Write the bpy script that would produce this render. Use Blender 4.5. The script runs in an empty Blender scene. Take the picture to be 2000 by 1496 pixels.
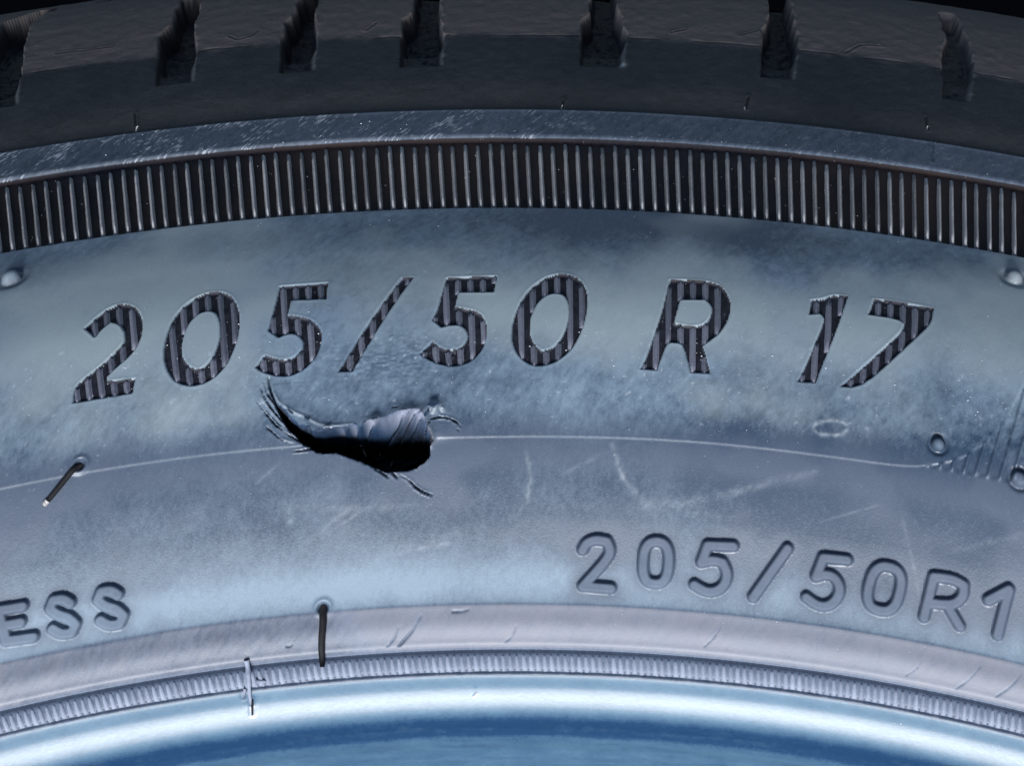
import bpy, math, numpy as np
from mathutils import Matrix, Vector
scene = bpy.context.scene
R_ = math.radians
MM = 0.001
LIFT = 211.5          # mm: height of the upper bead plane over the ground (tyre lies flat)

# ------------------------------------------------------------------ camera
cam = bpy.data.cameras.new('camera'); cam_o = bpy.data.objects.new('camera', cam)
scene.collection.objects.link(cam_o)
cam.sensor_width = 36.0; cam.lens = 36.0 * 3858.1898 / 2000.0
cam.shift_x = (-243.0599) * math.cos(R_(2.9722)) / 2000.0
cam.shift_y = -(-243.0599) * math.sin(R_(2.9722)) / 2000.0
cam.clip_start = 0.01; cam.clip_end = 100.0
cam_o.matrix_world = Matrix.Translation((0, 137.0428 * MM, (200.6573 + LIFT) * MM)) @ Matrix.Rotation(R_(30.3647), 4, 'X') @ Matrix.Rotation(R_(2.9722), 4, 'Z')
scene.camera = cam_o

# ------------------------------------------------------------------ sky and sun
SUN_EL, SUN_AZ = 27.5, 180.0
world = bpy.data.worlds.new("World"); scene.world = world; world.use_nodes = True
wn = world.node_tree; wn.nodes.clear()
sky = wn.nodes.new('ShaderNodeTexSky'); sky.sky_type = 'NISHITA'; sky.sun_disc = False
sky.sun_elevation = R_(SUN_EL); sky.sun_rotation = R_(SUN_AZ)
bg = wn.nodes.new('ShaderNodeBackground'); bg.inputs['Strength'].default_value = 0.050
wo = wn.nodes.new('ShaderNodeOutputWorld')
wn.links.new(sky.outputs[0], bg.inputs[0]); wn.links.new(bg.outputs[0], wo.inputs[0])
sun = bpy.data.lights.new('sun', 'SUN'); sun.energy = 3.0; sun.angle = R_(18); sun.color = (0.95, 0.97, 1.0)
sun_o = bpy.data.objects.new('sun', sun); scene.collection.objects.link(sun_o)
sd = Vector((math.sin(R_(SUN_AZ)) * math.cos(R_(SUN_EL)), math.cos(R_(SUN_AZ)) * math.cos(R_(SUN_EL)), math.sin(R_(SUN_EL))))
sun_o.rotation_euler = sd.to_track_quat('Z', 'Y').to_euler(); sun_o.location = sd * 3
scene.view_settings.view_transform = 'Standard'; scene.view_settings.look = 'None'
scene.view_settings.gamma = 1.0; scene.view_settings.exposure = 1.38

# ------------------------------------------------------------------ traced data: (arc mm, profile mm) on the tyre surface
BIG = [('2','digit',[(-66.4,84.35),(-65.34,86.01),(-64.14,87.27),(-62.75,87.69),(-61.32,87.0),(-60.21,85.72),(-59.4,83.83),(-59.17,81.61),(-59.8,79.4),(-61.55,77.61),(-62.31,76.67),(-62.09,76.04),(-58.86,75.85),(-58.87,74.0),(-65.72,73.93),(-65.87,75.9),(-65.11,76.82),(-63.16,78.51),(-61.65,80.36),(-61.12,81.43),(-61.42,82.95),(-62.32,84.23),(-63.37,84.72),(-64.24,83.91),(-64.82,82.65)],None),('0','digit',[(-51.89,87.81),(-50.32,87.4),(-48.99,85.95),(-47.92,83.44),(-47.57,80.68),(-47.81,78.15),(-48.43,76.02),(-49.66,74.52),(-51.42,73.82),(-53.34,74.2),(-54.77,75.45),(-55.84,77.53),(-56.3,79.59),(-56.24,82.19),(-55.81,84.34),(-54.96,85.98),(-53.72,87.31)],[(-51.94,84.59),(-50.9,84.15),(-50.21,82.64),(-49.83,80.71),(-49.92,78.92),(-50.28,77.23),(-51.15,76.13),(-51.96,76.0),(-53.13,76.89),(-53.87,78.22),(-54.13,79.77),(-54.14,81.59),(-53.79,83.16),(-52.94,84.31)]),('5','digit',[(-43.92,87.63),(-38.1,87.63),(-37.9,84.79),(-42.11,85.01),(-42.17,82.61),(-41.18,82.37),(-39.39,81.78),(-38.03,80.32),(-37.52,78.85),(-37.68,76.85),(-38.43,75.33),(-39.65,74.25),(-41.06,73.84),(-42.77,74.2),(-44.1,74.81),(-44.92,75.49),(-44.08,76.97),(-43.08,76.5),(-41.55,76.03),(-40.36,76.47),(-39.67,77.64),(-39.83,78.8),(-40.68,79.65),(-41.76,79.81),(-42.74,79.34),(-44.18,80.54),(-43.99,84.1)],None),('/','slash',[(-29.21,87.81),(-27.81,87.87),(-33.38,73.95),(-35.09,74.0)],None),('5','digit',[(-23.76,87.57),(-17.69,87.78),(-17.81,84.97),(-22.09,84.97),(-22.28,82.56),(-20.96,82.25),(-19.42,81.81),(-18.46,80.57),(-18.05,78.71),(-18.24,76.68),(-19.06,75.21),(-20.24,74.27),(-21.9,74.01),(-23.63,74.47),(-24.96,75.23),(-25.76,75.87),(-24.44,77.52),(-23.4,76.53),(-21.89,76.19),(-20.78,76.72),(-20.25,77.97),(-20.57,79.14),(-21.38,79.81),(-22.66,79.84),(-23.58,79.52),(-24.76,80.7),(-24.24,82.9),(-24.06,85.28)],None),('0','digit',[(-10.52,88.21),(-9.33,88.32),(-7.98,87.73),(-6.92,86.31),(-6.37,84.16),(-6.44,81.57),(-6.83,79.13),(-7.65,76.8),(-8.92,75.15),(-10.55,74.15),(-12.44,74.05),(-13.88,75.07),(-14.85,76.67),(-15.26,78.71),(-15.09,81.1),(-14.43,83.65),(-13.3,85.96),(-11.69,87.71)],[(-10.3,84.87),(-9.31,84.65),(-8.7,83.48),(-8.49,81.77),(-8.76,79.33),(-9.39,77.5),(-10.38,76.35),(-11.42,76.08),(-12.43,76.94),(-13.01,78.46),(-13.12,80.57),(-12.73,82.51),(-11.97,83.98),(-11.16,84.69)]),('R','letter',[(3.38,88.1),(8.32,88.35),(9.9,87.3),(10.9,84.98),(10.68,82.27),(9.55,79.74),(7.58,77.84),(8.59,74.13),(6.3,74.07),(5.33,77.65),(4.89,78.05),(3.43,77.93),(3.05,76.82),(2.31,74.11),(0.31,74.12),(0.92,75.47),(2.44,81.81)],[(4.71,84.66),(7.8,84.98),(8.62,84.03),(8.4,82.19),(7.75,80.94),(6.11,80.4),(4.07,80.84),(4.33,82.53)]),('1','digit',[(20.6,86.64),(22.14,87.14),(23.38,88.11),(25.13,88.12),(23.75,82.73),(22.29,78.23),(21.01,74.31),(18.89,74.24),(19.62,75.86),(20.91,79.58),(22.15,83.61),(22.06,84.24),(21.63,84.53),(20.32,84.14)],None),('7','digit',[(28.31,88.24),(30.3,88.43),(35.65,88.26),(35.14,85.56),(33.25,82.81),(26.62,74.47),(23.97,74.26),(25.57,75.99),(31.43,83.15),(31.89,84.84),(31.0,85.41),(27.53,85.41)],None)]
SMALL = [('2','digit',[[(-5.24,52.4),(-4.87,53.25),(-3.75,53.71),(-2.49,53.49),(-1.98,52.53),(-2.38,51.36),(-5.02,48.18),(-1.75,48.06)]]),('0','digit',[[(4.81,51.38),(4.77,50.51),(4.65,49.94),(4.46,49.49),(4.19,49.17),(3.84,48.97),(3.31,48.9),(2.78,48.96),(2.43,49.15),(2.16,49.46),(1.97,49.9),(1.85,50.47),(1.81,51.34),(1.85,52.21),(1.97,52.79),(2.16,53.23),(2.43,53.55),(2.78,53.75),(3.31,53.82),(3.84,53.76),(4.19,53.57),(4.46,53.26),(4.65,52.82),(4.77,52.25),(4.81,51.38)]]),('5','digit',[[(12.19,53.96),(9.21,53.79),(8.59,51.75),(9.86,52.18),(11.04,51.97),(11.66,50.89),(11.52,49.62),(10.63,48.6),(9.29,48.38),(7.9,49.09)]]),('/','slash',[[(18.47,54.38),(14.78,48.3)]]),('5','digit',[[(25.42,53.99),(22.67,53.88),(21.92,51.56),(23.08,52.07),(24.24,51.78),(24.83,50.63),(24.48,49.33),(23.49,48.36),(22.24,48.29),(20.94,49.04)]]),('0','digit',[[(31.69,51.32),(31.49,50.4),(31.24,49.81),(30.93,49.36),(30.55,49.04),(30.1,48.86),(29.45,48.83),(28.83,48.94),(28.44,49.17),(28.18,49.53),(28.03,50.01),(27.99,50.62),(28.1,51.54),(28.31,52.45),(28.55,53.04),(28.86,53.49),(29.24,53.81),(29.7,53.98),(30.34,54.01),(30.96,53.9),(31.35,53.68),(31.61,53.32),(31.77,52.85),(31.8,52.23),(31.69,51.32)]]),('R','letter',[[(34.62,48.96),(35.5,53.75),(37.68,53.95),(39.0,53.49),(39.03,52.27),(38.25,51.29),(37.33,50.91),(35.15,50.7)],[(37.23,50.89),(38.8,48.74)]]),('1','digit',[[(41.94,52.35),(44.23,54.07),(43.18,48.64)]]),('7','digit',[[(46.98,53.36),(49.59,53.15),(47.76,48.66)]]),('E','letter',[[(-69.22,51.76),(-71.93,51.91),(-70.85,48.33),(-67.83,48.08)],[(-71.38,50.12),(-69.37,50.02)]]),('S','letter',[[(-63.86,51.05),(-64.7,51.75),(-65.8,51.76),(-66.13,50.93),(-65.32,50.08),(-63.98,49.52),(-63.12,48.56),(-63.48,47.74),(-64.69,47.78),(-65.74,48.58)]]),('S','letter',[[(-58.46,51.03),(-59.3,51.72),(-60.42,51.71),(-60.74,50.87),(-59.93,50.03),(-58.59,49.49),(-57.73,48.55),(-58.08,47.71),(-59.3,47.72),(-60.35,48.51)]])]
GROOVES = [([(-85.84,169.09),(-93.92,169.09),(-98.49,165.57),(-98.64,158.67),(-95.8,147.87),(-92.43,136.25)],[(-83.26,169.09),(-91.05,169.09),(-93.51,163.19),(-91.99,154.69),(-90.11,145.89),(-87.78,135.93)]),([(-69.24,169.09),(-71.98,164.91),(-71.17,155.55),(-71.94,151.41),(-70.99,145.58),(-69.13,135.96)],[(-66.63,169.09),(-68.37,163.72),(-67.56,154.61),(-65.47,145.36),(-64.56,140.32),(-63.82,136.03)]),([(-51.97,168.21),(-53.39,160.12),(-53.13,153.74),(-54.09,151.6),(-53.31,144.58),(-52.16,136.31)],[(-51.46,170.16),(-50.42,159.6),(-50.06,154.15),(-48.57,146.74),(-47.82,141.12),(-47.17,136.17)]),([(-36.99,167.27),(-36.07,157.86),(-35.85,153.06),(-36.8,150.47),(-36.18,143.8),(-35.49,136.0)],[(-32.73,166.88),(-31.93,157.58),(-31.43,151.0),(-29.97,145.04),(-29.67,140.27),(-29.34,135.94)]),([(-10.14,167.26),(-9.78,157.84),(-9.7,153.01),(-10.64,149.39),(-10.56,143.57),(-10.22,135.91)],[(-6.31,167.75),(-5.82,158.2),(-5.37,154.13),(-3.95,145.71),(-4.0,140.88),(-3.98,136.2)]),([(16.9,172.47),(16.82,162.22),(16.84,154.9),(15.83,150.69),(15.37,142.83),(15.1,135.97)],[(20.9,176.13),(20.04,163.11),(20.48,156.74),(20.74,151.42),(20.77,143.94),(20.0,136.04)]),([(43.2,165.97),(43.17,160.67),(43.13,155.09),(42.2,151.06),(41.39,143.25),(40.75,136.29)],[(45.72,165.44),(46.11,159.44),(46.55,153.13),(46.44,147.29),(45.61,141.6),(44.68,136.1)])]
HOLE = [(-41.85,69.94),(-41.23,69.92),(-40.1,68.76),(-38.65,67.8),(-37.49,66.98),(-36.4,66.85),(-35.05,66.96),(-33.7,67.07),(-32.07,67.11),(-30.88,67.46),(-29.13,67.78),(-27.7,68.56),(-26.21,68.71),(-24.94,68.24),(-24.24,67.16),(-23.84,66.38),(-23.39,65.8),(-23.31,64.97),(-23.62,64.15),(-23.46,63.12),(-24.91,61.95),(-25.84,61.58),(-27.46,61.51),(-28.41,61.49),(-29.94,62.11),(-31.2,62.8),(-32.46,63.35),(-33.85,63.82),(-34.82,64.19),(-35.9,64.11),(-36.73,64.33),(-37.31,64.86),(-38.17,65.41),(-39.04,66.17),(-40.25,67.52),(-41.19,68.86)]
HOLE_LOW = [(-41.84,69.91),(-41.19,68.86),(-40.25,67.52),(-39.04,66.17),(-38.17,65.41),(-37.31,64.86),(-36.73,64.33),(-35.9,64.11),(-34.82,64.19),(-33.85,63.82),(-32.46,63.35),(-31.2,62.8),(-29.94,62.11),(-28.41,61.49),(-27.46,61.51),(-25.84,61.58),(-24.91,61.95),(-23.45,63.05)]
HOLE_UP = [(-41.85,69.94),(-41.23,69.92),(-40.1,68.76),(-38.65,67.8),(-37.49,66.98),(-36.4,66.85),(-35.05,66.96),(-33.7,67.07),(-32.07,67.11),(-30.88,67.46),(-29.13,67.78),(-27.7,68.56),(-26.21,68.71),(-24.94,68.24),(-24.24,67.16),(-23.33,65.8)]
GOUGES = [(0.34,0.9,[(-43.13,74.17),(-43.01,72.94),(-42.16,70.94),(-41.42,69.73),(-40.04,68.19),(-38.03,66.91)]),(0.2,0.55,[(-43.62,73.46),(-43.09,71.91),(-42.03,70.35),(-40.49,68.65),(-38.85,66.98),(-37.38,65.76)]),(0.18,0.5,[(-43.96,72.89),(-43.29,71.34),(-42.24,69.8),(-40.55,67.82),(-39.06,66.31),(-37.35,65.34)]),(0.17,0.5,[(-44.44,71.32),(-43.18,69.75),(-41.79,68.08),(-40.32,66.83),(-38.74,65.8),(-37.05,65.04)]),(0.12,0.3,[(-43.98,70.83),(-42.6,69.42),(-41.23,67.89),(-39.61,66.49),(-38.18,65.61)]),(0.15,0.45,[(-42.72,67.89),(-41.68,66.89),(-40.79,66.05),(-39.95,65.73)]),(0.22,0.7,[(-39.52,64.64),(-38.25,64.73),(-37.31,64.86),(-36.49,64.72)]),(0.18,0.6,[(-29.93,61.98),(-28.95,61.52),(-28.17,60.87)]),(0.2,0.7,[(-27.87,61.53),(-27.15,60.82)]),(0.19,0.8,[(-26.76,61.07),(-25.92,60.67),(-25.19,59.85),(-24.34,59.21),(-23.78,58.92),(-23.02,58.66)]),(0.24,0.9,[(-23.85,67.42),(-23.13,67.71),(-22.03,67.72),(-20.98,67.31),(-20.2,66.59)]),(0.22,0.6,[(-20.5,66.29),(-20.36,65.98)]),(0.22,2.2,[(-23.77,67.21),(-24.59,66.26),(-25.13,65.31),(-25.77,64.71)]),(0.16,1.2,[(-24.74,65.64),(-23.93,65.65),(-23.4,65.46)]),(0.12,0.3,[(-28.29,69.15),(-27.6,69.05)])]
LIPS = [(0.22,-0.2,[(-42.26,71.82),(-41.5,70.52),(-40.03,69.46),(-38.17,68.52),(-36.31,67.4),(-34.53,67.27),(-32.77,67.36)]),(0.75,-0.75,[(-30.75,67.59),(-29.54,67.73)]),(1.3,-0.9,[(-27.65,67.99),(-25.63,68.26),(-24.76,67.67)]),(0.95,-1.0,[(-23.89,68.77),(-22.96,69.09)]),(0.3,-0.35,[(-22.67,68.87),(-22.23,68.58)]),(0.35,-0.3,[(-23.86,66.52),(-23.37,65.53),(-23.49,64.29)]),(0.12,-0.2,[(-43.43,71.94),(-41.86,70.05),(-40.03,68.05),(-38.54,66.54)]),(0.12,-0.2,[(-43.79,71.54),(-42.19,69.38),(-40.24,67.38)]),(0.1,-0.2,[(-40.82,66.33),(-40.11,65.99),(-39.27,65.71)]),(0.3,-0.25,[(-24.15,62.94),(-25.2,62.3)])]
SCUFFS = [(1.0,0.3,[(-2.51,64.68),(-1.12,61.04),(1.83,57.93),(5.87,58.19),(12.91,60.4),(21.7,63.78)]),(0.5,0.35,[(-2.51,64.68),(-1.12,61.04),(0.16,59.2)]),(0.5,0.35,[(-12.61,64.42),(-11.75,60.74),(-11.95,57.76),(-13.63,55.86)]),(1.2,0.18,[(-19.47,54.25),(-24.13,52.91),(-27.65,52.49)]),(0.5,0.3,[(-20.6,53.09),(-22.94,52.69),(-25.87,52.22)]),(0.4,0.2,[(-40.9,63.46),(-43.39,61.37)]),(0.8,0.15,[(-39.7,58.38),(-31.43,57.43),(-22.6,57.6)]),(0.5,0.25,[(-37.14,54.04),(-33.75,56.71),(-31.46,58.02)]),(0.4,0.25,[(-34.84,55.03),(-30.27,57.65)]),(0.6,0.22,[(-38.99,55.97),(-39.72,58.67)]),(0.4,0.22,[(31.39,60.36),(33.56,53.08),(34.34,49.7)]),(0.7,0.18,[(36.94,56.64),(46.24,60.86)]),(0.5,0.2,[(-7.97,61.09),(-3.34,63.62)]),(0.7,0.15,[(14.22,58.04),(11.29,57.16),(6.51,57.35)]),(1.5,0.15,[(-4.33,82.02),(21.48,77.75)]),(0.3,0.22,[(21.98,57.78),(28.98,60.86)]),(0.3,0.2,[(-28.08,60.77),(-24.18,64.46)]),(0.25,0.2,[(-15.56,68.56),(-12.1,70.45)])]
RING = [(24.84,69.23),(24.75,68.93),(24.48,68.64),(24.07,68.38),(23.54,68.17),(22.95,68.05),(22.35,68.01),(21.82,68.07),(21.39,68.22),(21.11,68.44),(21.01,68.71),(21.1,69.01),(21.36,69.3),(21.78,69.57),(22.31,69.77),(22.91,69.89),(23.5,69.93),(24.04,69.87),(24.46,69.73),(24.74,69.5),(24.84,69.23)]
BEADCRACKS = [(0.25,0.25,[(-27.2,41.47),(-26.1,43.57)]),(0.32,0.4,[(-25.85,41.51),(-25.34,42.77),(-23.58,44.8)]),(0.2,0.22,[(-13.57,41.58),(-12.49,43.4)]),(0.3,0.3,[(-19.88,45.14),(-18.12,45.34)]),(0.15,0.15,[(9.44,42.04),(11.22,44.56)]),(0.16,0.2,[(38.62,41.51),(41.43,44.7)]),(0.16,0.2,[(43.31,41.66),(46.18,44.89)]),(0.12,0.12,[(32.9,41.96),(34.61,43.91)]),(0.12,0.12,[(-17.06,34.75),(-16.84,35.99)]),(0.2,0.4,[(-38.82,42.42),(-38.25,42.65)])]
PANEL_LOW = [(-76.12,65.37),(-72.68,65.34),(-60.59,65.39),(-48.38,65.37),(-31.93,65.31),(-14.16,65.38),(6.69,65.66),(16.26,65.58),(27.62,65.56),(31.91,65.76),(35.07,66.42),(38.21,67.72),(40.9,70.06),(42.86,72.41),(44.43,75.52),(45.88,78.77),(47.42,82.95),(50.01,92.56),(52.72,106.14)]
DOMES = [((-78.03,96.12),1.15,1),((46.49,97.17),1.05,1),((35.45,68.91),0.8,2),((44.97,66.73),0.95,2),((-63.82,66.33),0.0,3),((-34.93,46.46),0.0,3)]
SPEWS = [(0.38,[(-63.82,66.33),(-64.77,65.51),(-66.31,63.67),(-67.32,62.6)]),(0.42,[(-34.93,46.46),(-34.76,44.76),(-34.81,42.03),(-34.53,39.69)])]
FLASH = [(0.55,0.9,[(-43.31,41.43),(-42.93,39.66),(-42.8,38.06),(-42.7,36.14)]),(0.5,0.7,[(-42.06,38.87),(-40.89,38.73)]),(0.35,0.6,[(-43.32,38.13),(-43.48,37.0)]),(0.3,1.0,[(-42.56,36.63),(-42.57,34.62)]),(0.3,0.4,[(-43.25,41.48),(-43.14,40.72)])]
FLAKES = [((-23.49,68.92),0.62,0.42,0.16,0.3,0),((-24.18,68.07),0.4,0.26,0.12,1.2,0),((-24.93,62.29),0.62,0.2,0.1,0.55,0),((-23.56,64.7),0.18,0.42,0.1,0.1,0),((-40.0,69.17),0.5,0.12,0.08,-0.6,0),((-38.15,68.24),0.45,0.12,0.08,-0.45,0),((-35.62,67.25),0.55,0.1,0.07,0.0,0),((-30.21,67.56),0.5,0.16,0.1,0.1,0)]
CORDS = [([(-32.18,65.94),(-31.94,65.51),(-31.68,64.8)],0.1,2.2),([(-25.99,63.97),(-26.5,63.58),(-27.08,63.06)],0.12,2.0),([(-28.57,63.95),(-28.6,63.4),(-28.66,62.86)],0.08,2.0),([(-30.16,65.26),(-29.82,64.42)],0.07,2.0)]
NUBS = [(0.25,0.5,[(-70.43,129.31),(-69.27,124.71)]),(0.3,0.5,[(-11.97,127.06),(-12.11,124.76)]),(0.3,0.6,[(13.38,130.21),(12.86,126.91)]),(0.3,0.6,[(37.91,130.55),(37.93,127.16)]),(0.2,0.3,[(38.4,124.2),(38.02,119.48)])]
TREADMARKS = [(0.3,0.35,[(-61.48,148.64),(-60.0,147.37),(-58.29,148.01),(-57.54,149.84)]),(0.25,0.3,[(-86.34,149.97),(-82.63,149.59),(-78.28,149.56)]),(0.25,0.35,[(2.46,147.26),(4.52,148.72)]),(0.2,0.3,[(12.35,147.96),(15.76,150.68)]),(0.3,0.3,[(27.48,145.55),(29.91,148.97),(32.93,149.49)]),(0.3,0.3,[(-41.73,147.54),(-40.59,149.95)])]
S_AT = {'A':145.09,'B':124.29,'C':117.75,'E':102.22,'G':45.88,'H':40.99,'I':38.38}

NODES = [(206, -46), (208.5, -43), (211.5, -40), (214.2, -36.5), (216.4, -32.5), (217.9, -28.5), (218.9, -24.5), (219.7, -21), (220.93, -17.82), (222.78, -15.3), (224.32, -13.1), (226.68, -12), (231.13, -9.97), (235.6, -7.45), (240, -4.75), (244.2, -2.4), (248.35, -0.62), (255, 0.95), (265, 0.75), (275, -1.8), (283.91, -5.1), (291.3, -7.6), (298.73, -9.75), (304.92, -11.85), (314.6, -15.2), (324.38, -19.18), (333.5, -23.3), (342, -27.8), (347.6, -31.8), (350.8, -36.5), (352.6, -44)]

# ------------------------------------------------------------------ helpers
def mat(name, stops, rough=0.5, spec=0.5, bump=0.3, scale=900.0, grain=0.25, attr=True, tint=None, wear_lit_col=(0.42, 0.45, 0.49), streak=True, coat=0.0, rough_dust=0.15, sheen_tone=None):
    """rubber: colour from dark to pale by the 'dirt' attribute, broken up by noise; fine bump"""
    m = bpy.data.materials.new(name); m.use_nodes = True; nt = m.node_tree; N = nt.nodes; K = nt.links
    b = N['Principled BSDF']
    tc = N.new('ShaderNodeTexCoord')
    mp = N.new('ShaderNodeMapping'); mp.inputs['Rotation'].default_value = (0, 0, R_(-38)); mp.inputs['Scale'].default_value = (1.0, 0.28 if streak else 1.0, 1.0)
    K.new(tc.outputs['Object'], mp.inputs[0])
    n1 = N.new('ShaderNodeTexNoise'); n1.inputs['Scale'].default_value = scale * 2.2; n1.inputs['Detail'].default_value = 5; n1.inputs['Roughness'].default_value = 0.7
    K.new(mp.outputs[0], n1.inputs['Vector'])
    n2 = N.new('ShaderNodeTexNoise'); n2.inputs['Scale'].default_value = scale * 5.0; n2.inputs['Detail'].default_value = 3
    K.new(tc.outputs['Object'], n2.inputs['Vector'])
    n3 = N.new('ShaderNodeTexNoise'); n3.inputs['Scale'].default_value = 60.0; n3.inputs['Detail'].default_value = 6; n3.inputs['Roughness'].default_value = 0.6
    K.new(tc.outputs['Object'], n3.inputs['Vector'])
    def math_(op, a, c, cl=False):
        q = N.new('ShaderNodeMath'); q.operation = op; q.use_clamp = cl
        for i, v in enumerate((a, c)):
            if isinstance(v, (int, float)): q.inputs[i].default_value = v
            else: K.new(v, q.inputs[i])
        return q.outputs[0]
    def mixc(f, a, c):
        q = N.new('ShaderNodeMix'); q.data_type = 'RGBA'
        for i, v in ((0, f), (6, a), (7, c)):
            if isinstance(v, tuple): q.inputs[i].default_value = (*v, 1)
            elif isinstance(v, (int, float)): q.inputs[i].default_value = v
            else: K.new(v, q.inputs[i])
        return q.outputs[2]
    if attr:
        at = N.new('ShaderNodeAttribute'); at.attribute_name = 'dirt_shading'
        sx = N.new('ShaderNodeSeparateXYZ'); K.new(at.outputs['Vector'], sx.inputs[0])
        dust_shading, tn, wear_lit = sx.outputs[0], sx.outputs[1], sx.outputs[2]
    else:
        oi = N.new('ShaderNodeObjectInfo'); rn = N.new('ShaderNodeMath'); rn.operation = 'MULTIPLY_ADD'
        K.new(oi.outputs['Random'], rn.inputs[0]); rn.inputs[1].default_value = .5; rn.inputs[2].default_value = .18
        va = N.new('ShaderNodeVectorMath'); va.operation = 'ADD'; K.new(tc.outputs['Object'], va.inputs[0])
        cx = N.new('ShaderNodeCombineXYZ'); K.new(oi.outputs['Random'], cx.inputs[0]); K.new(oi.outputs['Random'], cx.inputs[2]); K.new(cx.outputs[0], va.inputs[1])
        for q in (n2, n3): K.new(va.outputs[0], q.inputs['Vector'])
        K.new(va.outputs[0], mp.inputs[0])
        dust_shading, tn, wear_lit = rn.outputs[0], 0.0, 0.0
    g = math_('MULTIPLY', math_('SUBTRACT', n1.outputs[0], 0.5), grain * 2.2)
    g2 = math_('MULTIPLY', math_('SUBTRACT', n2.outputs[0], 0.5), grain * 1.3)
    g3 = math_('MULTIPLY', math_('SUBTRACT', n3.outputs[0], 0.5), grain * 0.8)
    f = math_('ADD', math_('ADD', dust_shading, g), math_('ADD', g2, g3), True)
    c = mixc(f, stops[0], stops[1])
    if tint: c = mixc(math_('MULTIPLY', tn, 1.0, True), c, tint)
    if sheen_tone:
        fa = N.new('ShaderNodeAttribute'); fa.attribute_name = 'sheen_tone'
        c = mixc(math_('MULTIPLY', fa.outputs['Fac'], 1.0, True), c, sheen_tone)
    c = mixc(math_('MULTIPLY', wear_lit, 1.0, True), c, wear_lit_col)
    K.new(c, b.inputs['Base Color'])
    K.new(math_('ADD', math_('MULTIPLY', f, rough_dust), rough), b.inputs['Roughness'])
    b.inputs['Specular IOR Level'].default_value = spec
    b.inputs['Coat Weight'].default_value = coat; b.inputs['Coat Roughness'].default_value = 0.16
    bp = N.new('ShaderNodeBump'); bp.inputs['Strength'].default_value = bump; bp.inputs['Distance'].default_value = 0.00008
    K.new(math_('ADD', math_('MULTIPLY', n1.outputs[0], 1.0), math_('MULTIPLY', n2.outputs[0], 0.6)), bp.inputs['Height'])
    K.new(bp.outputs[0], b.inputs['Normal'])
    return m

M = {
 'side':   mat('dusty_sidewall_rubber', ((0.016, 0.032, 0.058), (0.130, 0.178, 0.228)), 0.41, 0.45, 0.28, tint=(0.225, 0.265, 0.275), grain=0.27, sheen_tone=(0.052, 0.068, 0.098)),
 'bead':   mat('bead_rubber', ((0.010, 0.035, 0.085), (0.085, 0.165, 0.235)), 0.24, 0.9, 0.14, grain=0.14, coat=0.9, tint=(0.27, 0.265, 0.315)),
 'letter': mat('raised_letter_rubber', ((0.016, 0.030, 0.052), (0.115, 0.155, 0.205)), 0.62, 0.22, 0.25, tint=(0.16, 0.18, 0.19), grain=0.2, sheen_tone=(0.060, 0.076, 0.108)),
 'strip':  mat('bead_strip_rubber', ((0.030, 0.045, 0.075), (0.12, 0.15, 0.21)), 0.46, 0.4, 0.35, grain=0.45, tint=(0.165, 0.168, 0.192)),
 'dark':   mat('clean_shaded_rubber', ((0.004, 0.004, 0.007), (0.05, 0.055, 0.07)), 0.6, 0.10, 0.5, grain=0.18, tint=(0.018, 0.012, 0.011)),  # clean rubber, with recess shade put into the black
 'tread':  mat('tread_rubber', ((0.004, 0.006, 0.010), (0.052, 0.055, 0.062)), 0.6, 0.22, 0.8, grain=0.22, tint=(0.088, 0.075, 0.069), streak=False),
 'band':   mat('shoulder_strip_rubber', ((0.010, 0.020, 0.034), (0.085, 0.105, 0.14)), 0.58, 0.25, 0.7, grain=0.35),
 'cut':    mat('torn_rubber', ((0.003, 0.004, 0.007), (0.030, 0.085, 0.19)), 0.58, 0.15, 0.5, grain=0.2, wear_lit_col=(0.33, 0.33, 0.38)),  # blue end is sheen painted on the torn slope
 'rib':    mat('rib_rubber', ((0.11, 0.108, 0.11), (0.42, 0.41, 0.41)), 0.38, 0.5, 0.5, grain=0.5, attr=False, streak=False),
 'nrib':   mat('number_rib_rubber', ((0.040, 0.043, 0.060), (0.135, 0.14, 0.175)), 0.34, 0.6, 0.4, grain=0.4, attr=False, streak=False),
 'frib':   mat('fine_rib_rubber', ((0.13, 0.15, 0.20), (0.24, 0.27, 0.34)), 0.6, 0.2, 0.4, grain=0.4, attr=False, streak=False),
 'spew':   mat('vent_spew_rubber', ((0.004, 0.004, 0.005), (0.016, 0.016, 0.018)), 0.6, 0.15, 0.3, grain=0.3, attr=False, streak=False),
 'flash':  mat('flash_rubber', ((0.18, 0.21, 0.28), (0.36, 0.40, 0.48)), 0.4, 0.5, 0.5, grain=0.4, attr=False, streak=False),
 'grit':   mat('pale_grit', ((0.25, 0.27, 0.30), (0.60, 0.62, 0.64)), 0.5, 0.5, 0.0, grain=0.5, attr=False, streak=False),
}

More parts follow.
